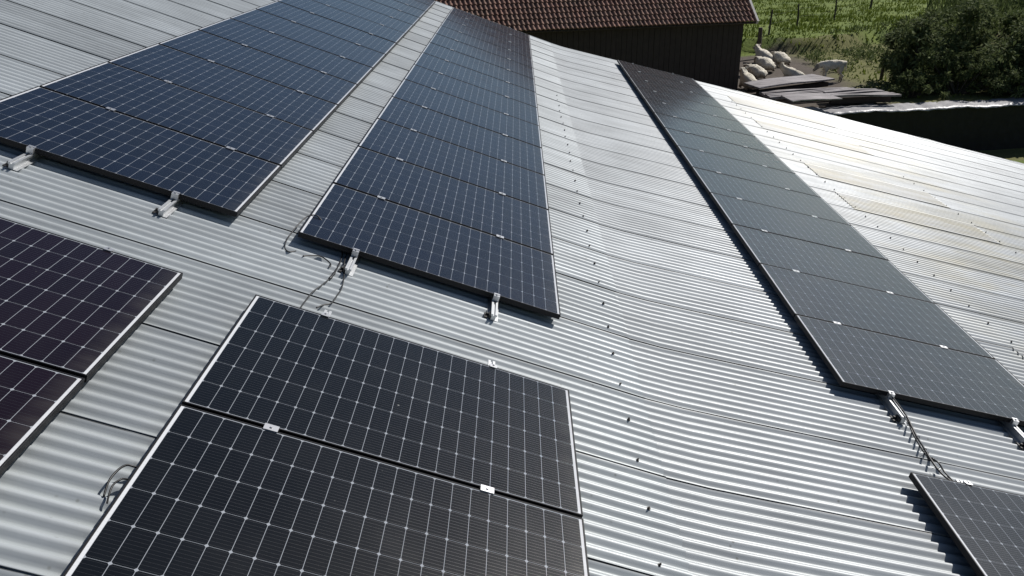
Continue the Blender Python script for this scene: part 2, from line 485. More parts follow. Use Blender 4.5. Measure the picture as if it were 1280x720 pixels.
def place_panel(mw, x, v, label, group, pv='pv'):
    global used
    if not used: o = proto; used = True
    else:
        o = proto.copy(); COL.objects.link(o)
        for ch in list(proto.children):
            c2 = ch.copy(); COL.objects.link(c2); c2.parent = o
            if ch.name.startswith('cell_glass'): c2.data = base_glass
    for ch in o.children:
        if ch.name.startswith('cell_glass') and pv != 'pv':
            if pv not in glass_mesh:
                glass_mesh[pv] = base_glass.copy(); glass_mesh[pv].materials[0] = MAT[pv]
            ch.data = glass_mesh[pv]
    j = Matrix.Rotation(prnd.uniform(-.0016, .0016), 4, 'X') @ Matrix.Rotation(prnd.uniform(-.0010, .0010), 4, 'Y')
    o.matrix_world = mw @ Matrix.Translation((x, v, 0)) @ j
    tag(o, label, 'solar panel', group)
UA = -2.136; UB = 0.; UC = 0.; SD = 1.430; VD = .0457; SE = 1.4686
for i in range(13):
    place_panel(ML, UA, i*P, 'dark blue panel, %s from the near end of the long row at upper left' % ordinal(i, 13), 'panels in the long row at upper left', 'pv_blue')
for i in range(13):
    place_panel(ML, UB, i*P, 'dark blue panel, %s from the near end of the long middle row' % ordinal(i, 13), 'panels in the long middle row', 'pv_blue')
for i in range(13):
    place_panel(MR, SD, VD+i*P, 'grey sheen panel, %s from the near end of the long right row' % ordinal(i, 13), 'panels in the long right row', 'pv_grey')
VC = -.929
for i, t in enumerate(('black panel in the centre foreground with its whole face in view', 'large black panel cut off by the lower frame edge, below the whole foreground panel')):
    place_panel(ML, UC, VC-PW-i*P, t, 'black panels in the centre foreground')
place_panel(ML, UC-0, VC-PW-2*P, 'black panel nearest the viewer at the foot of the centre foreground column', 'black panels in the centre foreground')
for i, t in enumerate(('purple black panel in the left foreground, its right corner below the rails', 'purple black panel in the lower left corner, next below its twin', 'purple black panel lowest in the left foreground column')):
    if i < 3: place_panel(ML, -PL-.377, VC-PW-i*P-.008, t, 'purple black panels in the left foreground', 'pv_plum')
for i, t in enumerate(('black panel in the lower right corner throwing a jagged shadow', 'black panel just beyond the lower right frame edge')):
    if i < 1: place_panel(MR, SE, -.94-PW-i*P, t, 'panel in the lower right corner')

# ------------------------------------------------------------------ mounting rails with feet and clamps
def rail(mw, x, v0, v1, label, group, mids, ends, hb, feet_end=True):
    """hb: sheet crest height below panel top."""
    o = empty('mounting_rail', mw @ Matrix.Translation((x, v0, 0)))
    tag(o, label, 'mounting rail', group)
    L = v1-v0; t = -.0365; b = -hb+.001
    prof = [(-.020, t), (-.006, t), (-.006, t-.010), (.006, t-.010), (.006, t), (.020, t), (.020, t-.012),
            (.014, t-.014), (.014, b+.004), (.036, b+.003), (.036, b), (-.036, b), (-.036, b+.003), (-.014, b+.004), (-.014, t-.014), (-.020, t-.012)]
    MB().prism(prof, 0, L).build('rail_profile', MAT['rail'], o)
    for e in ends:
        y = e-v0; s = 1 if e < (v0+v1)/2 else -1
        c = MB()
        c.box(-.02, .02, y-.002-.022*s if s > 0 else y, y if s > 0 else y+.024, t+.001, .001)
        c.box(-.02, .02, y-.004 if s > 0 else y-.012, y+.012 if s > 0 else y+.004, .0015, .0045)
        c.tube([(0, y-.010*s, .001), (0, y-.010*s, .010)], .0065, 6)
        c.build('end_clamp', MAT['steel'], o)
    for e in mids:
        y = e-v0; c = MB()
        c.box(-.022, .022, y-.0085, y+.0085, t+.001, .001)
        c.box(-.030, .030, y-.019, y+.019, .0012, .0048)
        c.tube([(0, y, .0048), (0, y, .010)], .0065, 6)
        c.build('mid_clamp', MAT['steel'], o)
    if feet_end:
        ft = MB(); 
        ft.box(-.055, -.012, .012, .075, b-.002, b+.006)
        ft.tube([(-.040, .045, b+.006), (-.040, .045, b+.022)], .009, 6)
        ft.box(-.028, -.0145, .006, .06, b+.004, b+.03)
        ft.build('roof_fixing', MAT['rubber'], o)
        MB().box(-.0125, .0125, .001, .10, b+.0045, t-.014).build('end_plug', MAT['rubber'], o)
    return o
hbL = -(HL+AMP)-.0; hbR = -(HR+AMP)
mids = [i*P-.01 for i in range(1, 13)]
for x, nm in ((-1.632, 'left'), (-.766, 'right')):
    rail(ML, x, -.215, 13.95, '%s silver rail under the long upper left panel row' % nm, 'rails under the upper left row', mids, [0, 13*P-.02], hbL)
for x, nm in ((.372, 'left'), (1.31, 'right')):
    rail(ML, x, -.22, 13.95, '%s silver rail under the long middle panel row' % nm, 'rails under the middle row', mids, [0, 13*P-.02], hbL)
    rail(ML, x, -5.6, -.80, '%s silver rail under the foreground centre panels' % nm, 'rails under the centre foreground panels', [VC-i*P-.01-PW for i in range(3)], [VC], hbL, False)
for x, nm in ((-1.70, 'left'), (-.76, 'right')):
    rail(ML, x, -5.6, -.885, '%s silver rail under the left foreground panels' % nm, 'rails under the left foreground panels', [VC-i*P-.018-PW for i in range(3)], [VC-.008], hbL, False)
for x, nm in ((1.787, 'left'), (2.715, 'right')):
    rail(MR, x, -.21, 13.98, '%s silver rail under the long right panel row' % nm, 'rails under the right row', [VD+q for q in mids], [VD, VD+13*P-.02], hbR)
for x, nm in ((1.83, 'left'), (2.75, 'right')):
    rail(MR, x, -3.0, -.86, '%s silver rail under the lower right corner panel' % nm, 'rails under the lower right panel', [], [-.94], hbR, False)

# ------------------------------------------------------------------ cables
def cable(name, mw, pts, hs, r, label, cat='cable', group=None, connector=None):
    P3 = [(p[0], p[1], h) for p, h in zip(pts, hs)]
    sp = spline(P3, 6)
    b = MB().tube(sp, r, 6)
    o = b.build(name, MAT['cable'], None, True)
    o.matrix_world = mw
    if connector is not None:
        i = connector; MB().tube([sp[i], sp[i+1], sp[i+2], sp[i+3], sp[i+4]], [r*1.4, r*2.3, r*1.6, r*2.3, r*1.4], 8).build('plug_connector', MAT['cable'], o, True)
    tag(o, label, cat, group); return o
cr = -(hbL)+.006
cable('cable', ML, [(.235,.25),(.248,.14),(.289,.034),(.303,-.087),(.297,-.304),(.27,-.452),(.243,-.562),(.232,-.656),(.223,-.80),(.22,-1.0)],
      [-.05,-.05,-.06,cr,cr,cr,cr,cr,cr,cr], .0045, 'thin black cable trailing from the middle row to the foreground panel', connector=22)
cable('cable', ML, [(.315,.06),(.329,-.092),(.361,-.255),(.379,-.418),(.373,-.534),(.362,-.638),(.33,-.68),(.30,-.74)],
      [-.06,-.07,cr,cr,cr,cr,cr,cr], .0045, 'short black cable passing the end of the left rail below the middle row')
cable('cable', ML, [(.16,.25),(.051,.318),(-.012,.30),(-.043,.18),(-.056,-.0),(-.040,-.12),(-.005,-.16),(.03,-.12)],
      [-.045,.006,-.01,-.04,-.07,cr,cr,cr], .004, 'black cable looping round the left corner of the middle row')
cable('cable', ML, [(.084,-.158),(.116,-.125),(.179,-.087),(.242,-.131),(.26,-.17),(.255,-.2)],
      [cr]*6, .0045, 'short loose cable end lying in front of the middle row')
cable('cable', ML, [(.06,-2.33),(-.017,-2.356),(-.048,-2.365),(-.066,-2.399),(-.072,-2.452),(-.062,-2.507)],
      [-.05,-.045,-.04,-.045,-.055,cr], .0042, 'outer black cable loop beside the left edge of the foreground panel')
cable('cable', ML, [(.06,-2.42),(-.023,-2.429),(-.040,-2.444),(-.050,-2.470),(-.046,-2.505),(-.038,-2.535)],
      [-.05,-.045,-.045,-.05,-.06,cr], .0036, 'inner black cable loop beside the left edge of the foreground panel')
crR = -hbR+.006
cable('cable', MR, [(1.80,.12),(1.800,-.02),(1.795,-.2),(1.787,-.32),(1.778,-.43),(1.76,-.55),(1.752,-.66),(1.765,-.78),(1.80,-.87),(1.83,-1.0)],
      [-.03,-.026,-.026,-.04,-.05,-.045,-.05,-.06,-.06,-.055], .0065, 'thick black cable running from the right row to the lower right panel')
cable('cable', MR, [(1.815,.0),(1.82,-.184),(1.812,-.33),(1.795,-.45),(1.788,-.58),(1.805,-.66),(1.83,-.72),(1.842,-.82),(1.85,-.95)],
      [-.06,-.06,crR,crR,crR,-.06,crR,crR,crR], .0055, 'second black cable sagging onto the roof towards the lower right panel', connector=24)
trnd = random.Random(2)
for i, (s, v) in enumerate([(1.79,-.27), (1.779,-.43), (1.757,-.57), (1.753,-.61), (1.762,-.76)]):
    b = MB()
    ang = trnd.uniform(-.6, .6)
    loop = [(s+.011*math.cos(a), v+ang*.004*math.cos(a), -.047+.013*math.sin(a)) for a in [2*math.pi*k/10 for k in range(11)]]
    b.tube(loop, .0018, 5)
    b.tube([(s-.011, v, -.047), (s-.018-.012*trnd.random(), v-.015+ang*.04, -.056+.02*trnd.random()), (s-.025-.03*trnd.random(), v-.02+ang*.07, -.066)], .0013, 5)
    o = b.build('cable_tie', MAT['cable']); o.matrix_world = MR
    tag(o, 'black cable tie on the thick cable below the right row, %s from the row' % ordinal(i, 7), 'cable tie', 'ties on the thick cable')

# ------------------------------------------------------------------ neighbouring barn with tiled roof
E0 = Vector((9.56, 24.7, -1.62)); ed = Vector((-7.71, -1.72, 0)).normalized(); bk = Vector((ed.y, -ed.x, 0))
if bk.y < 0: bk = -bk
barn = empty('tiled_barn', Matrix.Translation((E0.x, E0.y, -4.2)))
tag(barn, 'dark walled barn with brown red tiled roof behind the corrugated roof', 'barn')
IB = Matrix.Translation((-E0.x, -E0.y, 4.2))
# roof grid in (a along eave, b up slope)
PITCH = R(40.); TW = .16; CO = .235; LA = 17.5; LB = 5.5
zu = Vector((0, 0, 1)); sl = bk*math.cos(PITCH) + zu*math.sin(PITCH); nr = (zu*math.cos(PITCH) - bk*math.sin(PITCH))
V = []; F = []; ncol = int(LA/TW); sub = 6; nrow = int(LB/CO)
brnd = random.Random(9)
for r_ in range(nrow):
    b = len(V)
    jit = [brnd.uniform(-.006, .006) for _ in range(ncol+1)]
    for e, (bb, lift) in enumerate(((r_*CO-.03, .0), (r_*CO-.03, .045), ((r_+1)*CO, .004))):
        for i in range(ncol*sub+1):
            a = i*TW/sub; tph = (i % sub)/sub
            wave = .020*math.cos(2*math.pi*tph) + (.010 if tph < .35 else 0)
            j = jit[min(ncol, i//sub)]
            V.append((-a, bb+(j if e else 0), lift*(1 if e else .0)+wave))
    nn = ncol*sub+1
    for e in range(2):
        for i in range(nn-1):
            a = b+e*nn+i; F.append((a, a+1, a+nn+1, a+nn))
m = M('clay_tiles'); c = m.coord(); 
n1 = m.noise(c, 3.2, 4); n2 = m.noise(c, 14, 5, .7)
wn = m.n('ShaderNodeTexVoronoi'); wn.inputs['Scale'].default_value = 4.6; m.l(c, wn.inputs['Vector'])
col = m.mix(n1,  (.15, .075, .062), (.27, .15, .125)); col = m.mix(m.ramp(n2, (.45, 0.), (.75, .7)), col, (.20, .15, .13))
col = m.mix(.35, col, m.mix(m.n('ShaderNodeSeparateColor').outputs[0], col, col))
m.set(Base_Color=col, Roughness=.5); m.bump(n2, .4, .01)
FR = Matrix(((-ed.x, sl.x, nr.x, E0.x), (-ed.y, sl.y, nr.y, E0.y), (-ed.z, sl.z, nr.z, E0.z), (0, 0, 0, 1)))
m6 = M('clay_tiles_each'); c = m6.coord(); sep = m6.n('ShaderNodeSeparateXYZ'); m6.l(c, sep.inputs[0])
idv = m6.n('ShaderNodeCombineXYZ'); m6.l(m6.math('FLOOR', m6.math('DIVIDE', sep.outputs[0], TW)), idv.inputs[0]); m6.l(m6.math('FLOOR', m6.math('DIVIDE', m6.math('ADD', sep.outputs[1], .03), CO)), idv.inputs[1])
wn6 = m6.n('ShaderNodeTexWhiteNoise', noise_dimensions='2D'); m6.l(idv.outputs[0], wn6.inputs['Vector'])
c6 = m6.mix(wn6.outputs[0], (.13, .070, .056), (.25, .145, .115)); n6 = m6.noise(c, 1.1, 5, .6)
c6 = m6.mix(m6.ramp(n6, (.40, 0.), (.70, .6)), c6, (.13, .11, .085))
m6.set(Base_Color=c6, Roughness=.85, Specular_IOR_Level=.12); m6.bump(m6.noise(c, 30, 4), .3, .01)
roof = obj('roof', V, F, m6.m, barn, False, IB @ FR)
# verge board, gutter board, ridge
def bpt(a, b, n_, extra=Vector((0, 0, 0))): return tuple(IB @ (E0 + ed*a + sl*b + nr*n_ + extra))
def bbox(a0, a1, b0, b1, n0, n1, name, mat):
    v = [bpt(a, b, n) for n in (n0, n1) for a, b in ((a0, b0), (a1, b0), (a1, b1), (a0, b1))]
    return obj(name, v, [(0,3,2,1),(4,5,6,7),(0,1,5,4),(1,2,6,5),(2,3,7,6),(3,0,4,7)], mat, barn)
MAT['pale'] = simple('pale_verge', (.42, .40, .38), .7, 0, 8, .2)
MAT['darkwood'] = simple('dark_boards', (.044, .033, .028), .9, 0, 5, .35)
bbox(-.09, -.01, -.06, LB, -.10, .05, 'verge_board', MAT['pale'])
bbox(-.005, LA, -.05, .0, -.09, -.035, 'eave_board', MAT['darkwood'])
bbox(0, LA, LB-.15, LB+.15, .0, .09, 'ridge_tiles', m.m)
# rear slope
vv = [tuple(IB @ (E0+ed*a+sl*LB)) for a in (0, LA)] + [tuple(IB @ (E0+ed*a+sl*LB+(bk*math.cos(PITCH)-zu*math.sin(PITCH))*LB)) for a in (LA, 0)]
obj('rear_roof', vv, [(0, 1, 2, 3)], m.m, barn)
# walls: vertical boards with narrow gaps on a backing
OV = .32
def wall_boards(name, A, D, L, z0, ztop, mat, outn, rnd):
    b = MB(); x = 0
    while x < L:
        wd = .19+rnd.uniform(-.02, .02); d = rnd.uniform(.0, .012)
        p0 = A+D*x; p1 = A+D*min(L, x+wd-.012)
        for (q0, q1) in ((p0, p1),):
            base = len(b.v)
            for z in (z0, ztop(x)):
                for q, o_ in ((q0, d), (q1, d), (q1, -.03), (q0, -.03)):
                    w_ = q+outn*o_; b.v.append(tuple(IB @ Vector((w_.x, w_.y, z))))
            b.f += [tuple(base+i for i in q) for q in ((0,1,5,4),(1,2,6,5),(2,3,7,6),(3,0,4,7),(4,5,6,7),(0,3,2,1))]
        x += wd
    return b.build(name, mat, barn)
c0 = Vector((E0.x, E0.y, 0)) + bk*OV + ed*.28
zt = E0.z+OV*math.tan(PITCH)-.09
wall_boards('front_wall', c0, ed, LA-.5, -4.4, lambda x: zt, MAT['darkwood'], -bk, random.Random(4))
wd_ = 2*(LB*math.cos(PITCH)-OV)
wall_boards('side_wall', c0, bk, wd_, -4.4, lambda x: zt+min(x, wd_-x)*math.tan(PITCH), MAT['darkwood'], -ed, random.Random(5))
bb = MB()
mb = Matrix((( ed.x, bk.x, 0, c0.x-E0.x), (ed.y, bk.y, 0, c0.y-E0.y), (0, 0, 1, 0), (0, 0, 0, 1)))
bb.box(.04, LA-.6, .04, wd_-.04, -.2, zt+4.2-.02, mb).build('inner_wall', MAT['darkwood'], barn)

# ------------------------------------------------------------------ retaining wall with grey sheet on top
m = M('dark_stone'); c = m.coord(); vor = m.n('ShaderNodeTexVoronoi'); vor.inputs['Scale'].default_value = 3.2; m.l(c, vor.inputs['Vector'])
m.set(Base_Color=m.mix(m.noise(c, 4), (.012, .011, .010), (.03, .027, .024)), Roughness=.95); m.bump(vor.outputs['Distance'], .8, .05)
rw = empty('retaining_wall', Matrix.Translation((18, 22.2, -5.8)))
tag(rw, 'dark low retaining wall capped with crumpled grey sheeting beyond the right roof edge', 'wall')
V = []; F = []; n = 120; x0 = 2.; x1 = 44.
def topz(x): return -4.20+.05*noise.noise(Vector((x*.9, 0, 0)))+.035*noise.noise(Vector((x*3, 1, 0)))
for i in range(n+1):
    x = x0+(x1-x0)*i/n; z = topz(x)
    for (y, zz) in ((wall_y(x)+.1+.05*noise.noise(Vector((x*1.3, 2, 0))), -6.1), (wall_y(x)+.0+.04*noise.noise(Vector((x*1.3, 5, 0))), z-.05), (wall_y(x)+.85, z-.05)):
        V.append((x-18, y-22.2, zz+5.8))
for i in range(n):
    for k in range(2):
        a = i*3+k; F.append((a, a+3, a+4, a+1))
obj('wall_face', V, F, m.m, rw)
V = []; F = []; n = 420; mrow = 9
for i in range(n+1):
    x = x0+(x1-x0)*i/n
    for j in range(mrow):
        y = wall_y(x)-.1+.13*noise.noise(Vector((x*1.1, 9, 0)))+.05*noise.noise(Vector((x*5, 3, 0)))+ (0.95+.12*noise.noise(Vector((x*1.4, 4, 0))))*j/(mrow-1)
        zz = topz(x)+.035*abs(noise.noise(Vector((x*2.6, y*3, 7))))+.02*noise.noise(Vector((x*9, y*9, 2)))
        if j == 0: zz -= .045
        V.append((x-18, y-22.2, zz+5.8))
for i in range(n):
    for j in range(mrow-1):
        a = i*mrow+j; F.append((a, a+mrow, a+mrow+1, a+1))
m2 = M('grey_sheeting'); c = m2.coord(); n1 = m2.noise(c, 5, 5)
m2.set(Base_Color=m2.mix(n1, (.20, .195, .20), (.40, .39, .40)), Roughness=.45, Metallic=.0); m2.bump(m2.noise(c, 16, 3), .5, .02)
cap = obj('grey_cover_sheet', V, F, m2.m, rw, True)
cap.modifiers.new('t', 'SOLIDIFY').thickness = .012

# ------------------------------------------------------------------ boards and old sheets in the yard
m = M('weathered_boards'); c = m.coord('Object', (.6, 9, 9)); n1 = m.noise(c, 2.2, 6, .65)
m.set(Base_Color=m.mix(m.ramp(n1, (.38, 0.), (.6, 1.)), (.07, .058, .058), (.36, .33, .33)), Roughness=.65); m.bump(n1, .5, .01)
MAT['board'] = m.m
def slab(name, quad, z, t, label, cat, group, mat, warp=.02, planks=1, zs=None):
    """quad: four xy corners (a,b along the length; d,c the other side)"""
    a, b, c_, d = [Vector((*q, 0)) for q in quad]
    o = Vector((sum(q[0] for q in quad)/4, sum(q[1] for q in quad)/4, z))
    V = []; F = []; nu = 14
    for pk in range(planks):
        f0 = pk/planks; f1 = (pk+1)/planks-(.05 if planks > 1 else 0)
        base = len(V); dz = random.Random(pk*7+int(z*-100)).uniform(-.03, .03)
        for i in range(nu+1):
            s = i/nu
            for side in (f0, f1):
                p = (a.lerp(b, s)).lerp(d.lerp(c_, s), side)
                zz = z + warp*math.sin(s*5+pk*1.3)+dz + (0 if not zs else zs[0]*(1-s)+zs[1]*s)
                V.append((p.x-o.x, p.y-o.y, zz-o.z)); V.append((p.x-o.x, p.y-o.y, zz-t-o.z))
        for i in range(nu):
            q = base+i*4
            F += [(q, q+4, q+6, q+2), (q+1, q+3, q+7, q+5), (q, q+1, q+5, q+4), (q+2, q+6, q+7, q+3)]
        F += [(base, base+2, base+3, base+1), (base+nu*4, base+nu*4+1, base+nu*4+3, base+nu*4+2)]
    ob = obj(name, V, F, mat); ob.location = o
    return tag(ob, label, cat, group)
G = 'old boards and sheets lying in the yard'
slab('wooden_sheet', [(9.75,24.05),(12.95,25.75),(12.45,26.75),(9.45,25.0)], -3.80, .05, 'long pale warped sheet lying topmost in the yard below the sheep', 'board', G, MAT['board'], .03)
slab('plank_stack', [(9.9,23.2),(13.3,24.1),(13.0,25.0),(9.8,24.3)], -3.93, .09, 'row of narrow weathered planks behind the retaining wall, left half', 'planks', G, MAT['board'], .02, 6)
slab('plank_stack', [(11.7,22.75),(14.2,22.95),(13.6,24.3),(11.9,23.9)], -3.85, .06, 'pale grey planks ending by the dark bush', 'planks', G, MAT['board'], .02, 6)
slab('flat_board', [(10.2,21.75),(11.95,22.2),(11.6,23.2),(10.1,22.7)], -3.80, .04, 'smooth brown grey board lying nearest the retaining wall', 'board', G, MAT['board'], .02)
slab('support_beam', [(9.9,24.4),(12.8,25.9),(12.75,26.1),(9.8,24.6)], -3.98, .16, 'dark beam carrying the long pale sheet', 'beam', G, MAT['darkwood'], .0)
slab('support_beam', [(11.9,23.0),(14.0,23.25),(13.95,23.45),(11.9,23.2)], -3.98, .2, 'dark beam under the pale grey planks by the bush', 'beam', G, MAT['darkwood'], .0)

# ------------------------------------------------------------------ sheep
m = M('wool'); c = m.coord(); n1 = m.noise(c, 9, 5, .7); sep = m.n('ShaderNodeSeparateXYZ'); m.l(c, sep.inputs[0])
fl = m.mix(m.ramp(n1, (.3, 0.), (.7, 1.)), (.56, .50, .40), (.84, .80, .70))
under_shade = m.ramp(m.math('ADD', sep.outputs[2], m.math('MULTIPLY', n1, .30)), (.26, 1.), (.44, 0.))     # shading painted into the wool as a mud tone on legs and belly
face = m.ramp(sep.outputs[0], (.50, 0.), (.58, 1.))
fl = m.mix(m.math('MULTIPLY', under_shade, .75), fl, (.15, .12, .095)); fl = m.mix(m.math('MULTIPLY', face, .7), fl, (.20, .17, .14))
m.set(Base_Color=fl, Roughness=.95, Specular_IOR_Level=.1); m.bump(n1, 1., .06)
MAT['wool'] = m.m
MAT['eye'] = simple('dark_eye', (.01, .01, .01), .2)
def skin(name, verts, edges, radii, mat, lvl=2):
    me = bpy.data.meshes.new(name); me.from_pydata(verts, edges, [])
    o = bpy.data.objects.new(name, me); COL.objects.link(o)
    md = o.modifiers.new('skin', 'SKIN'); md.use_smooth_shade = True
    sv = me.skin_vertices[0].data
    for i, r_ in enumerate(radii):
        sv[i].radius = r_ if isinstance(r_, tuple) else (r_, r_)
    sv[0].use_root = True
    sb = o.modifiers.new('sub', 'SUBSURF'); sb.levels = lvl; sb.render_levels = lvl
    dg = bpy.context.evaluated_depsgraph_get(); dg.update()
    em = bpy.data.meshes.new_from_object(o.evaluated_get(dg))
    bpy.data.objects.remove(o)
    n = bpy.data.objects.new(name, em); COL.objects.link(n)
    em.materials.clear(); em.materials.append(mat)
    em.polygons.foreach_set('use_smooth', [True]*len(em.polygons))
    return n
def wool_disp(me, amp, seed):
    for v in me.vertices:
        if v.co.z > .12 and amp:
            v.co += v.normal*amp*(noise.noise(v.co*9+Vector((seed, 0, 0)))+.6*noise.noise(v.co*24+Vector((seed, 3, 0))))
def sheep(pose, loc, rz, label, scale=1., seed=0):
    V = []; E = []; Rd = []
    def add(p, r_, par=None):
        V.append(p); Rd.append(r_)
        if par is not None: E.append((par, len(V)-1))
        return len(V)-1
    if pose == 'standing':
        H = .70
        pel = add((-.30, 0, H+.05), .155)
        mid = add((-.05, 0, H+.01), .175, pel); ch = add((.22, 0, H+.01), .165, mid)
        rump = add((-.45, 0, H+.02), .12, pel); tl = add((-.51, 0, H-.08), .035, rump); add((-.54, 0, H-.26), .022, tl)
        nk = add((.42, 0, H+.0), .115, ch); hd = add((.56, 0, H-.10), .085, nk); ns = add((.67, 0, H-.22), .055, hd); add((.72, 0, H-.28), .042, ns)
        for s in (-1, 1):
            e1 = add((.54, .075*s, H-.02), .026, hd); add((.52, .15*s, H-.03), .018, e1)
            sh = add((.24, .10*s, H-.20), .075, ch); kn = add((.25, .10*s, .30), .040, sh); ft = add((.24, .10*s, .08), .030, kn); add((.26, .10*s, .015), .034, ft)
            th = add((-.34, .11*s, H-.18), .10, pel); st = add((-.28, .11*s, .40), .062, th); hk = add((-.40, .11*s, .27), .036, st); f2 = add((-.37, .11*s, .07), .028, hk); add((-.35, .11*s, .015), .034, f2)
        eyes = [(.60, s*.062, H-.10) for s in (-1, 1)]
    else:
        H = .26
        up = pose == 'lying_alert'
        pel = add((-.28, 0, H+.0), .22)
        mid = add((-.02, 0, H+.02), .235, pel); ch = add((.24, 0, H+.03), .20, mid)
        rump = add((-.44, 0, H-.04), .13, pel); add((-.53, 0, H-.10), .035, rump)
        if up:
            nk = add((.40, 0, H+.20), .12, ch); hd = add((.50, 0, H+.36), .085, nk); ns = add((.62, 0, H+.30), .055, hd); add((.67, 0, H+.26), .042, ns); ez = H+.385; ex = .55
        else:
            nk = add((.44, 0, H+.06), .115, ch); hd = add((.58, 0, H+.10), .085, nk); ns = add((.70, 0, H+.02), .055, hd); add((.74, 0, H-.03), .042, ns); ez = H+.12; ex = .62
        for s in (-1, 1):
            hz = V[hd][2]; hx = V[hd][0]
            e1 = add((hx-.02, .075*s, hz+.05), .026, hd); add((hx-.05, .15*s, hz+.07), .018, e1)
            sh = add((.26, .14*s, .16), .075, ch); kn = add((.40, .15*s, .07), .042, sh); add((.24, .17*s, .045), .032, kn)
            th = add((-.26, .17*s, .17), .11, pel); kn = add((-.06, .21*s, .09), .055, th); add((-.26, .24*s, .045), .034, kn)
        eyes = [(ex, s*.065, ez) for s in (-1, 1)]
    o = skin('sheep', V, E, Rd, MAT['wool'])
    wool_disp(o.data, .035, seed)
    o.location = loc; o.rotation_euler = (0, 0, rz); o.scale = (scale,)*3
    tag(o, label, 'sheep', 'pale sheep in the yard beside the barn')
    for e in eyes:
        b = MB(); b.tube([(e[0], e[1]-.010, e[2]), (e[0], e[1], e[2]), (e[0], e[1]+.010, e[2])], [.006, .012, .006], 8)
        b.build('eye', MAT['eye'], o, True)
    return o
def gh(x, y): return ground_h(x, y)
def put(pose, x, y, deg, label, sc, seed): sheep(pose, (x, y, gh(x, y)-.01), R(deg), label, sc, seed)
put('standing', 13.30, 27.1, 176, 'pale sheep standing in the open with its head turned to the left', .98, 1)
put('lying_alert', 12.05, 27.75, 150, 'sheep lying behind the long pale sheet with ears raised', .9, 2)
put('lying', 12.55, 31.0, 100, 'round backed sheep resting rightmost of the group by the barn', 1.12, 3)
put('lying_alert', 12.05, 31.7, 120, 'sheep farthest back in the group, head up by the fence post', 1.05, 4)
put('lying', 11.55, 29.8, 105, 'plump cream sheep in the middle of the group by the barn', 1.15, 5)
put('lying', 10.72, 28.1, 112, 'sheep lying close to the barn wall with shaded flank', 1.1, 6)
put('lying_alert', 9.93, 26.0, 108, 'sheep nearest the barn corner, lying just above the white roof edge', 1.05, 7)

# ------------------------------------------------------------------ fence at the pasture edge
MAT['post'] = simple('fence_wood', (.075, .062, .05), .9, 0, 9, .3, .3, 40)
MAT['wire'] = simple('fence_wire', (.05, .05, .05), .8)
fence = empty('wire_fence', Matrix.Translation((13.3, 36.0, ground_h(13.3, 36.0))))
tag(fence, 'wire fence with thin wooden posts along the edge of the green field', 'fence')
fo = fence.location
posts = [(12.1, 33.0, .11, 1.35), (13.4, 36.1, .05, 1.15), (15.5, 38.6, .05, 1.1), (18.4, 41.5, .05, 1.15), (22.3, 46.5, .07, 1.5), (26.2, 51.5, .07, 1.5), (30.5, 56.5, .07, 1.5)]
tops = []
for i, (x, y, r_, h) in enumerate(posts):
    z = ground_h(x, y); b = MB()
    b.tube([(x-fo.x, y-fo.y, z-.1-fo.z), (x-fo.x+.02, y-fo.y, z+h*.5-fo.z), (x-fo.x+.05*math.sin(i*2), y-fo.y, z+h-fo.z)], [r_, r_*.95, r_*.8], 8)
    b.build('post', MAT['post'], fence); tops.append(Vector((x-fo.x, y-fo.y, z-fo.z)))
for fr_ in (.45, .8):
    b = MB()
    for i in range(len(tops)-1):
        h0 = posts[i][3]*fr_; h1 = posts[i+1][3]*fr_
        a_ = tops[i]+Vector((0, 0, h0)); c_ = tops[i+1]+Vector((0, 0, h1)); mid_ = (a_+c_)/2-Vector((0, 0, .04))
        b.tube([a_, mid_, c_], .003, 4)
    b.build('wire', MAT['wire'], fence)
z = ground_h(15.3, 27.3)
b = MB().tube([(0, 0, -.1), (.01, 0, .4), (.04, 0, .85)], [.07, .065, .055], 8)
o = b.build('fence_post', MAT['post']); o.location = (15.35, 27.4, z)
tag(o, 'short dark post standing alone in dry grass left of the bush', 'post')
b = MB().tube(spline([(0, 0, .02), (-.05, .1, .35), (-.22, .2, .62), (-.40, .25, .72), (-.5, .25, .68)]), [.05]*33, 7)
o = b.build('bent_pipe', simple('pale_pipe', (.34, .32, .30), .6)); o.location = (15.9, 24.55, ground_h(15.9, 24.55))
tag(o, 'pale bent pipe sticking up at the dark foot of the bush', 'pipe')
b = MB(); b.tube([(0, 0, .0), (0, 0, .42)], [.17, .20], 14); b.tube([(0, 0, .42), (.0, 0, .44)], [.21, .21], 14)
b.tube([(.2*math.cos(a), .2*math.sin(a)*.2, .42+.18*math.sin(a)) for a in [math.pi*i/8 for i in range(9)]], .008, 5)
o = b.build('metal_bucket', MAT['rail'], None, False); o.location = (20.15, 26.2, ground_h(20, 26.2)+.25)
tag(o, 'grey metal bucket among the bush leaves at the far right', 'bucket')

# ------------------------------------------------------------------ bushes, weeds, grass
def leaf_mat(name, c1, c2, c3):
    m = M(name); g = m.n('ShaderNodeNewGeometry')
    r_ = g.outputs['Random Per Island']
    x = m.n('ShaderNodeValToRGB'); e = x.color_ramp.elements; e[0].color = (*c1, 1); e[1].color = (*c3, 1); e.new(.5).color = (*c2, 1)
    m.l(r_, x.inputs[0])
    m.set(Base_Color=x.outputs[0], Roughness=.8, Specular_IOR_Level=.08)
    tr = m.n('ShaderNodeBsdfTranslucent'); m.l(x.outputs[0], tr.inputs[0])
    mx = m.n('ShaderNodeMixShader'); mx.inputs[0].default_value = .25
    out = m.t.nodes['Material Output']
    m.l(m.p.outputs[0], mx.inputs[1]); m.l(tr.outputs[0], mx.inputs[2]); m.l(mx.outputs[0], out.inputs[0])
    return m.m
MAT['leaf'] = leaf_mat('bush_leaf', (.055, .072, .030), (.10, .125, .05), (.19, .22, .10))
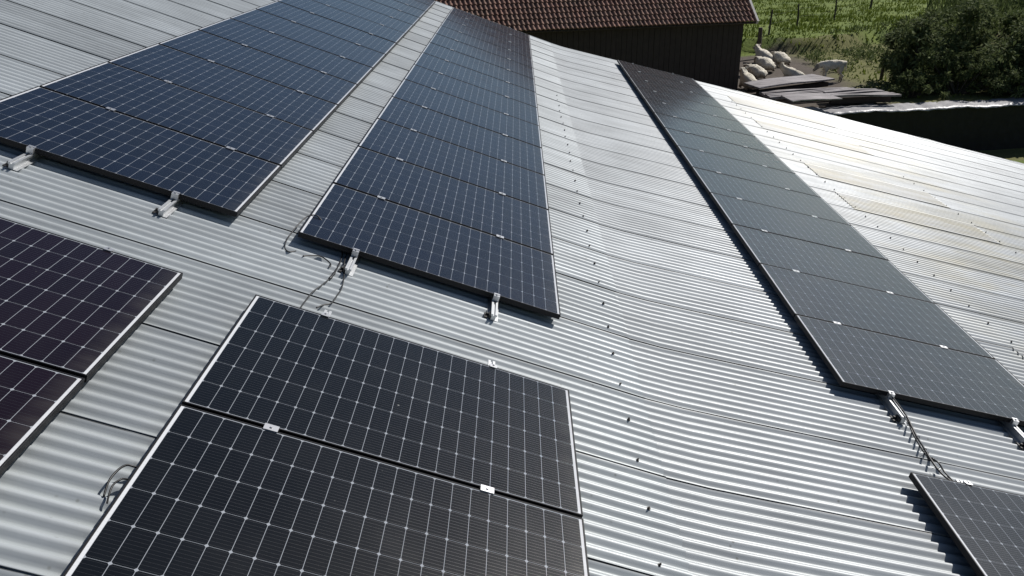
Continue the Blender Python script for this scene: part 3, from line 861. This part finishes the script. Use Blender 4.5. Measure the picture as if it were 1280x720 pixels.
MAT['weed'] = leaf_mat('weed_leaf', (.065, .09, .03), (.11, .145, .05), (.18, .21, .10))
MAT['blade'] = leaf_mat('grass_blade', (.075, .105, .015), (.115, .155, .025), (.18, .22, .045))
MAT['bark'] = simple('bark', (.06, .05, .04), .9, 0, 8, .3)
def leafquad(V, F, p, d, n_, L, W):
    s = d.cross(n_).normalized()*W*.5
    b = len(V)
    V += [tuple(p-s*.3), tuple(p+d*L*.5-s+n_*L*.06), tuple(p+d*L), tuple(p+d*L*.5+s+n_*L*.06)]
    F.append((b, b+1, b+2, b+3))
def bush(name, loc, rx, ry, h, n, lsize, label, seed, mat='leaf', cat='bush', aspect=.45, droop=.3):
    rnd = random.Random(seed)
    root = empty(name, Matrix.Translation(loc)); tag(root, label, cat, 'bushes beyond the retaining wall')
    V = []; F = []; st = MB()
    clumps = []
    for i in range(46):
        a = rnd.uniform(0, 2*math.pi); rr = math.sqrt(rnd.random())
        zz = rnd.uniform(.15, 1.); prof = math.sqrt(max(.05, 1-max(0, zz-.35)**2/.45))
        x = rx*rr*math.cos(a)*prof; y = ry*rr*math.sin(a)*prof; z = h*zz*rnd.uniform(.85, 1.08)
        clumps.append((Vector((x, y, z)), rnd.uniform(.28, .6)*h*.28))
        if i % 3 == 0:
            st.tube([(x*.15, y*.15, 0), (x*.55, y*.55, z*.5), (x, y, z)], [.04, .025, .01], 5)
    for i in range(n):
        c_, r_ = rnd.choice(clumps)
        d = Vector((rnd.gauss(0, 1), rnd.gauss(0, 1), rnd.gauss(0, 1))).normalized()
        p = c_ + Vector((d.x, d.y, d.z*.8))*r_*(rnd.random()**.4)*1.15
        if p.z < .02: continue
        ld = (d*.7+Vector((rnd.gauss(0, .5), rnd.gauss(0, .5), rnd.gauss(0, .5)-droop))).normalized()
        nn = Vector((rnd.gauss(0, .6), rnd.gauss(0, .6), 1)).normalized()
        L = lsize*rnd.uniform(.6, 1.3)
        leafquad(V, F, p, ld, nn, L, L*aspect)
    obj('foliage', V, F, MAT[mat], root); st.build('stems', MAT['bark'], root)
    return root
bush('dark_bush', (16.0, 26.3, -4.2), 1.5, 1.6, 2.2, 6000, .17, 'lowest dark bush at the left end of the thicket', 1)
bush('dark_bush', (18.1, 26.6, -4.2), 2.2, 2.0, 2.7, 9000, .19, 'broad dark bush in the middle of the thicket above the grey wall cap', 2)
bush('dark_bush', (21.4, 26.6, -4.2), 2.2, 2.2, 3.0, 9000, .19, 'tall dark bush at the right edge of the picture', 3)
bush('dark_bush', (17.0, 24.8, -4.2), 2.0, 1.0, 1.3, 7000, .12, 'low dark shrub overhanging the wall cap, left of two', 7)
bush('dark_bush', (20.6, 25.0, -4.2), 2.3, 1.1, 1.5, 8000, .12, 'low dark shrub overhanging the wall cap at the far right', 8)
bush('dark_bush', (15.2, 24.3, -4.2), 1.2, .9, .8, 4500, .11, 'small scrubby bush between the plank ends and the wall cap', 9)
bush('dark_bush', (18.9, 24.2, -4.2), 1.5, .8, .9, 5000, .11, 'small scrubby bush at the wall cap between the two low shrubs', 10)
bush('dark_bush', (20.6, 31.5, -4.1), 2.6, 2.2, 2.1, 9000, .15, 'leafy bush behind the thicket with sunlit top leaves', 4, 'weed')
bush('dark_bush', (25.0, 33.0, -4.0), 3.2, 2.4, 2.9, 11000, .15, 'pale leafed bush farthest right behind the thicket', 5, 'weed')
bush('dark_bush', (24.6, 29., -4.1), 2.2, 2.0, 3.2, 9000, .14, 'dark bush cut by the right picture edge', 6)
# scattered low weeds on the bank and by the bushes: uncountable
rnd = random.Random(21); V = []; F = []
for i in range(520):
    t = rnd.random()
    if t < .55:
        x = rnd.uniform(14, 24); y = bank_y(x)-rnd.uniform(-1.0, 2.8)
        if x < 19.5 and rnd.random() < .8: continue
    else: x = rnd.uniform(14.0, 20); y = rnd.uniform(24.5, 34); 
    if t >= .55 and x < 14.9+.2*(y-24): 
        if rnd.random() < .7: continue
    z = ground_h(x, y); hh = rnd.uniform(.1, .42)
    for k in range(34):
        d = Vector((rnd.gauss(0, .6), rnd.gauss(0, .6), rnd.uniform(.2, 1.1))).normalized()
        p = Vector((x, y, z))+Vector((rnd.gauss(0, .16), rnd.gauss(0, .16), rnd.uniform(0, hh)))
        leafquad(V, F, p, d, Vector((rnd.gauss(0, .5), rnd.gauss(0, .5), 1)).normalized(), rnd.uniform(.08, .2), .06)
tag(obj('weeds', V, F, MAT['weed']), 'low leafy weeds over the bank and round the bushes', 'weeds', None, 'stuff')
V = []; F = []
for i in range(60000):
    x = rnd.uniform(9, 50); y = rnd.uniform(24, 66) if rnd.random() < .8 else rnd.uniform(30, 46)
    if y < bank_y(x)+.1 and not (x > 14.3 and y < 33 and rnd.random() < .35): continue
    cl = noise.noise(Vector((x*.55, y*.55, 0)))+.4*noise.noise(Vector((x*1.9, y*1.9, 4)))
    if cl < -.15 and rnd.random() < .75: continue
    z = ground_h(x, y); hgt = rnd.uniform(.07, .16)*(1+max(0, cl)*1.8)
    a = rnd.uniform(0, math.pi); dx = math.cos(a)*.045; dy = math.sin(a)*.045
    b = len(V); lx = rnd.gauss(0, .05); ly = rnd.gauss(0, .05)
    V += [(x-dx, y-dy, z-.02), (x+dx, y+dy, z-.02), (x+lx, y+ly, z+hgt)]; F.append((b, b+1, b+2))
tag(obj('grass', V, F, MAT['blade']), 'short tufted green grass covering the pasture', 'grass', None, 'stuff')
# tall reed / maize like stalks at the top right
def stalks(loc, n, rx, ry, h, label, seed):
    rnd = random.Random(seed); V = []; F = []
    for i in range(n):
        x = rnd.uniform(-rx, rx); y = rnd.uniform(-ry, ry); hh = h*rnd.uniform(.7, 1.1); z = ground_h(loc[0]+x, loc[1]+y)-loc[2]
        for k in range(7):
            zz = hh*(.2+.8*k/7); a = rnd.uniform(0, 6.28)
            leafquad(V, F, Vector((x, y, z+zz*.8)), Vector((math.cos(a)*.5, math.sin(a)*.5, .8)).normalized(), Vector((math.cos(a), math.sin(a), .3)).normalized(), .5, .07)
        b = len(V); V += [(x-.012, y, z), (x+.012, y, z), (x, y, z+hh)]; F.append((b, b+1, b+2))
    o = obj('tall_reeds', V, F, MAT['weed']); o.location = loc
    tag(o, label, 'reeds', None, 'stuff'); return o
stalks((32, 40, ground_h(32, 40)), 1500, 8, 3.5, 1.7, 'tall upright leafy stalks beyond the thicket at upper right', 3)

scene.render.resolution_x = 1024; scene.render.resolution_y = 576
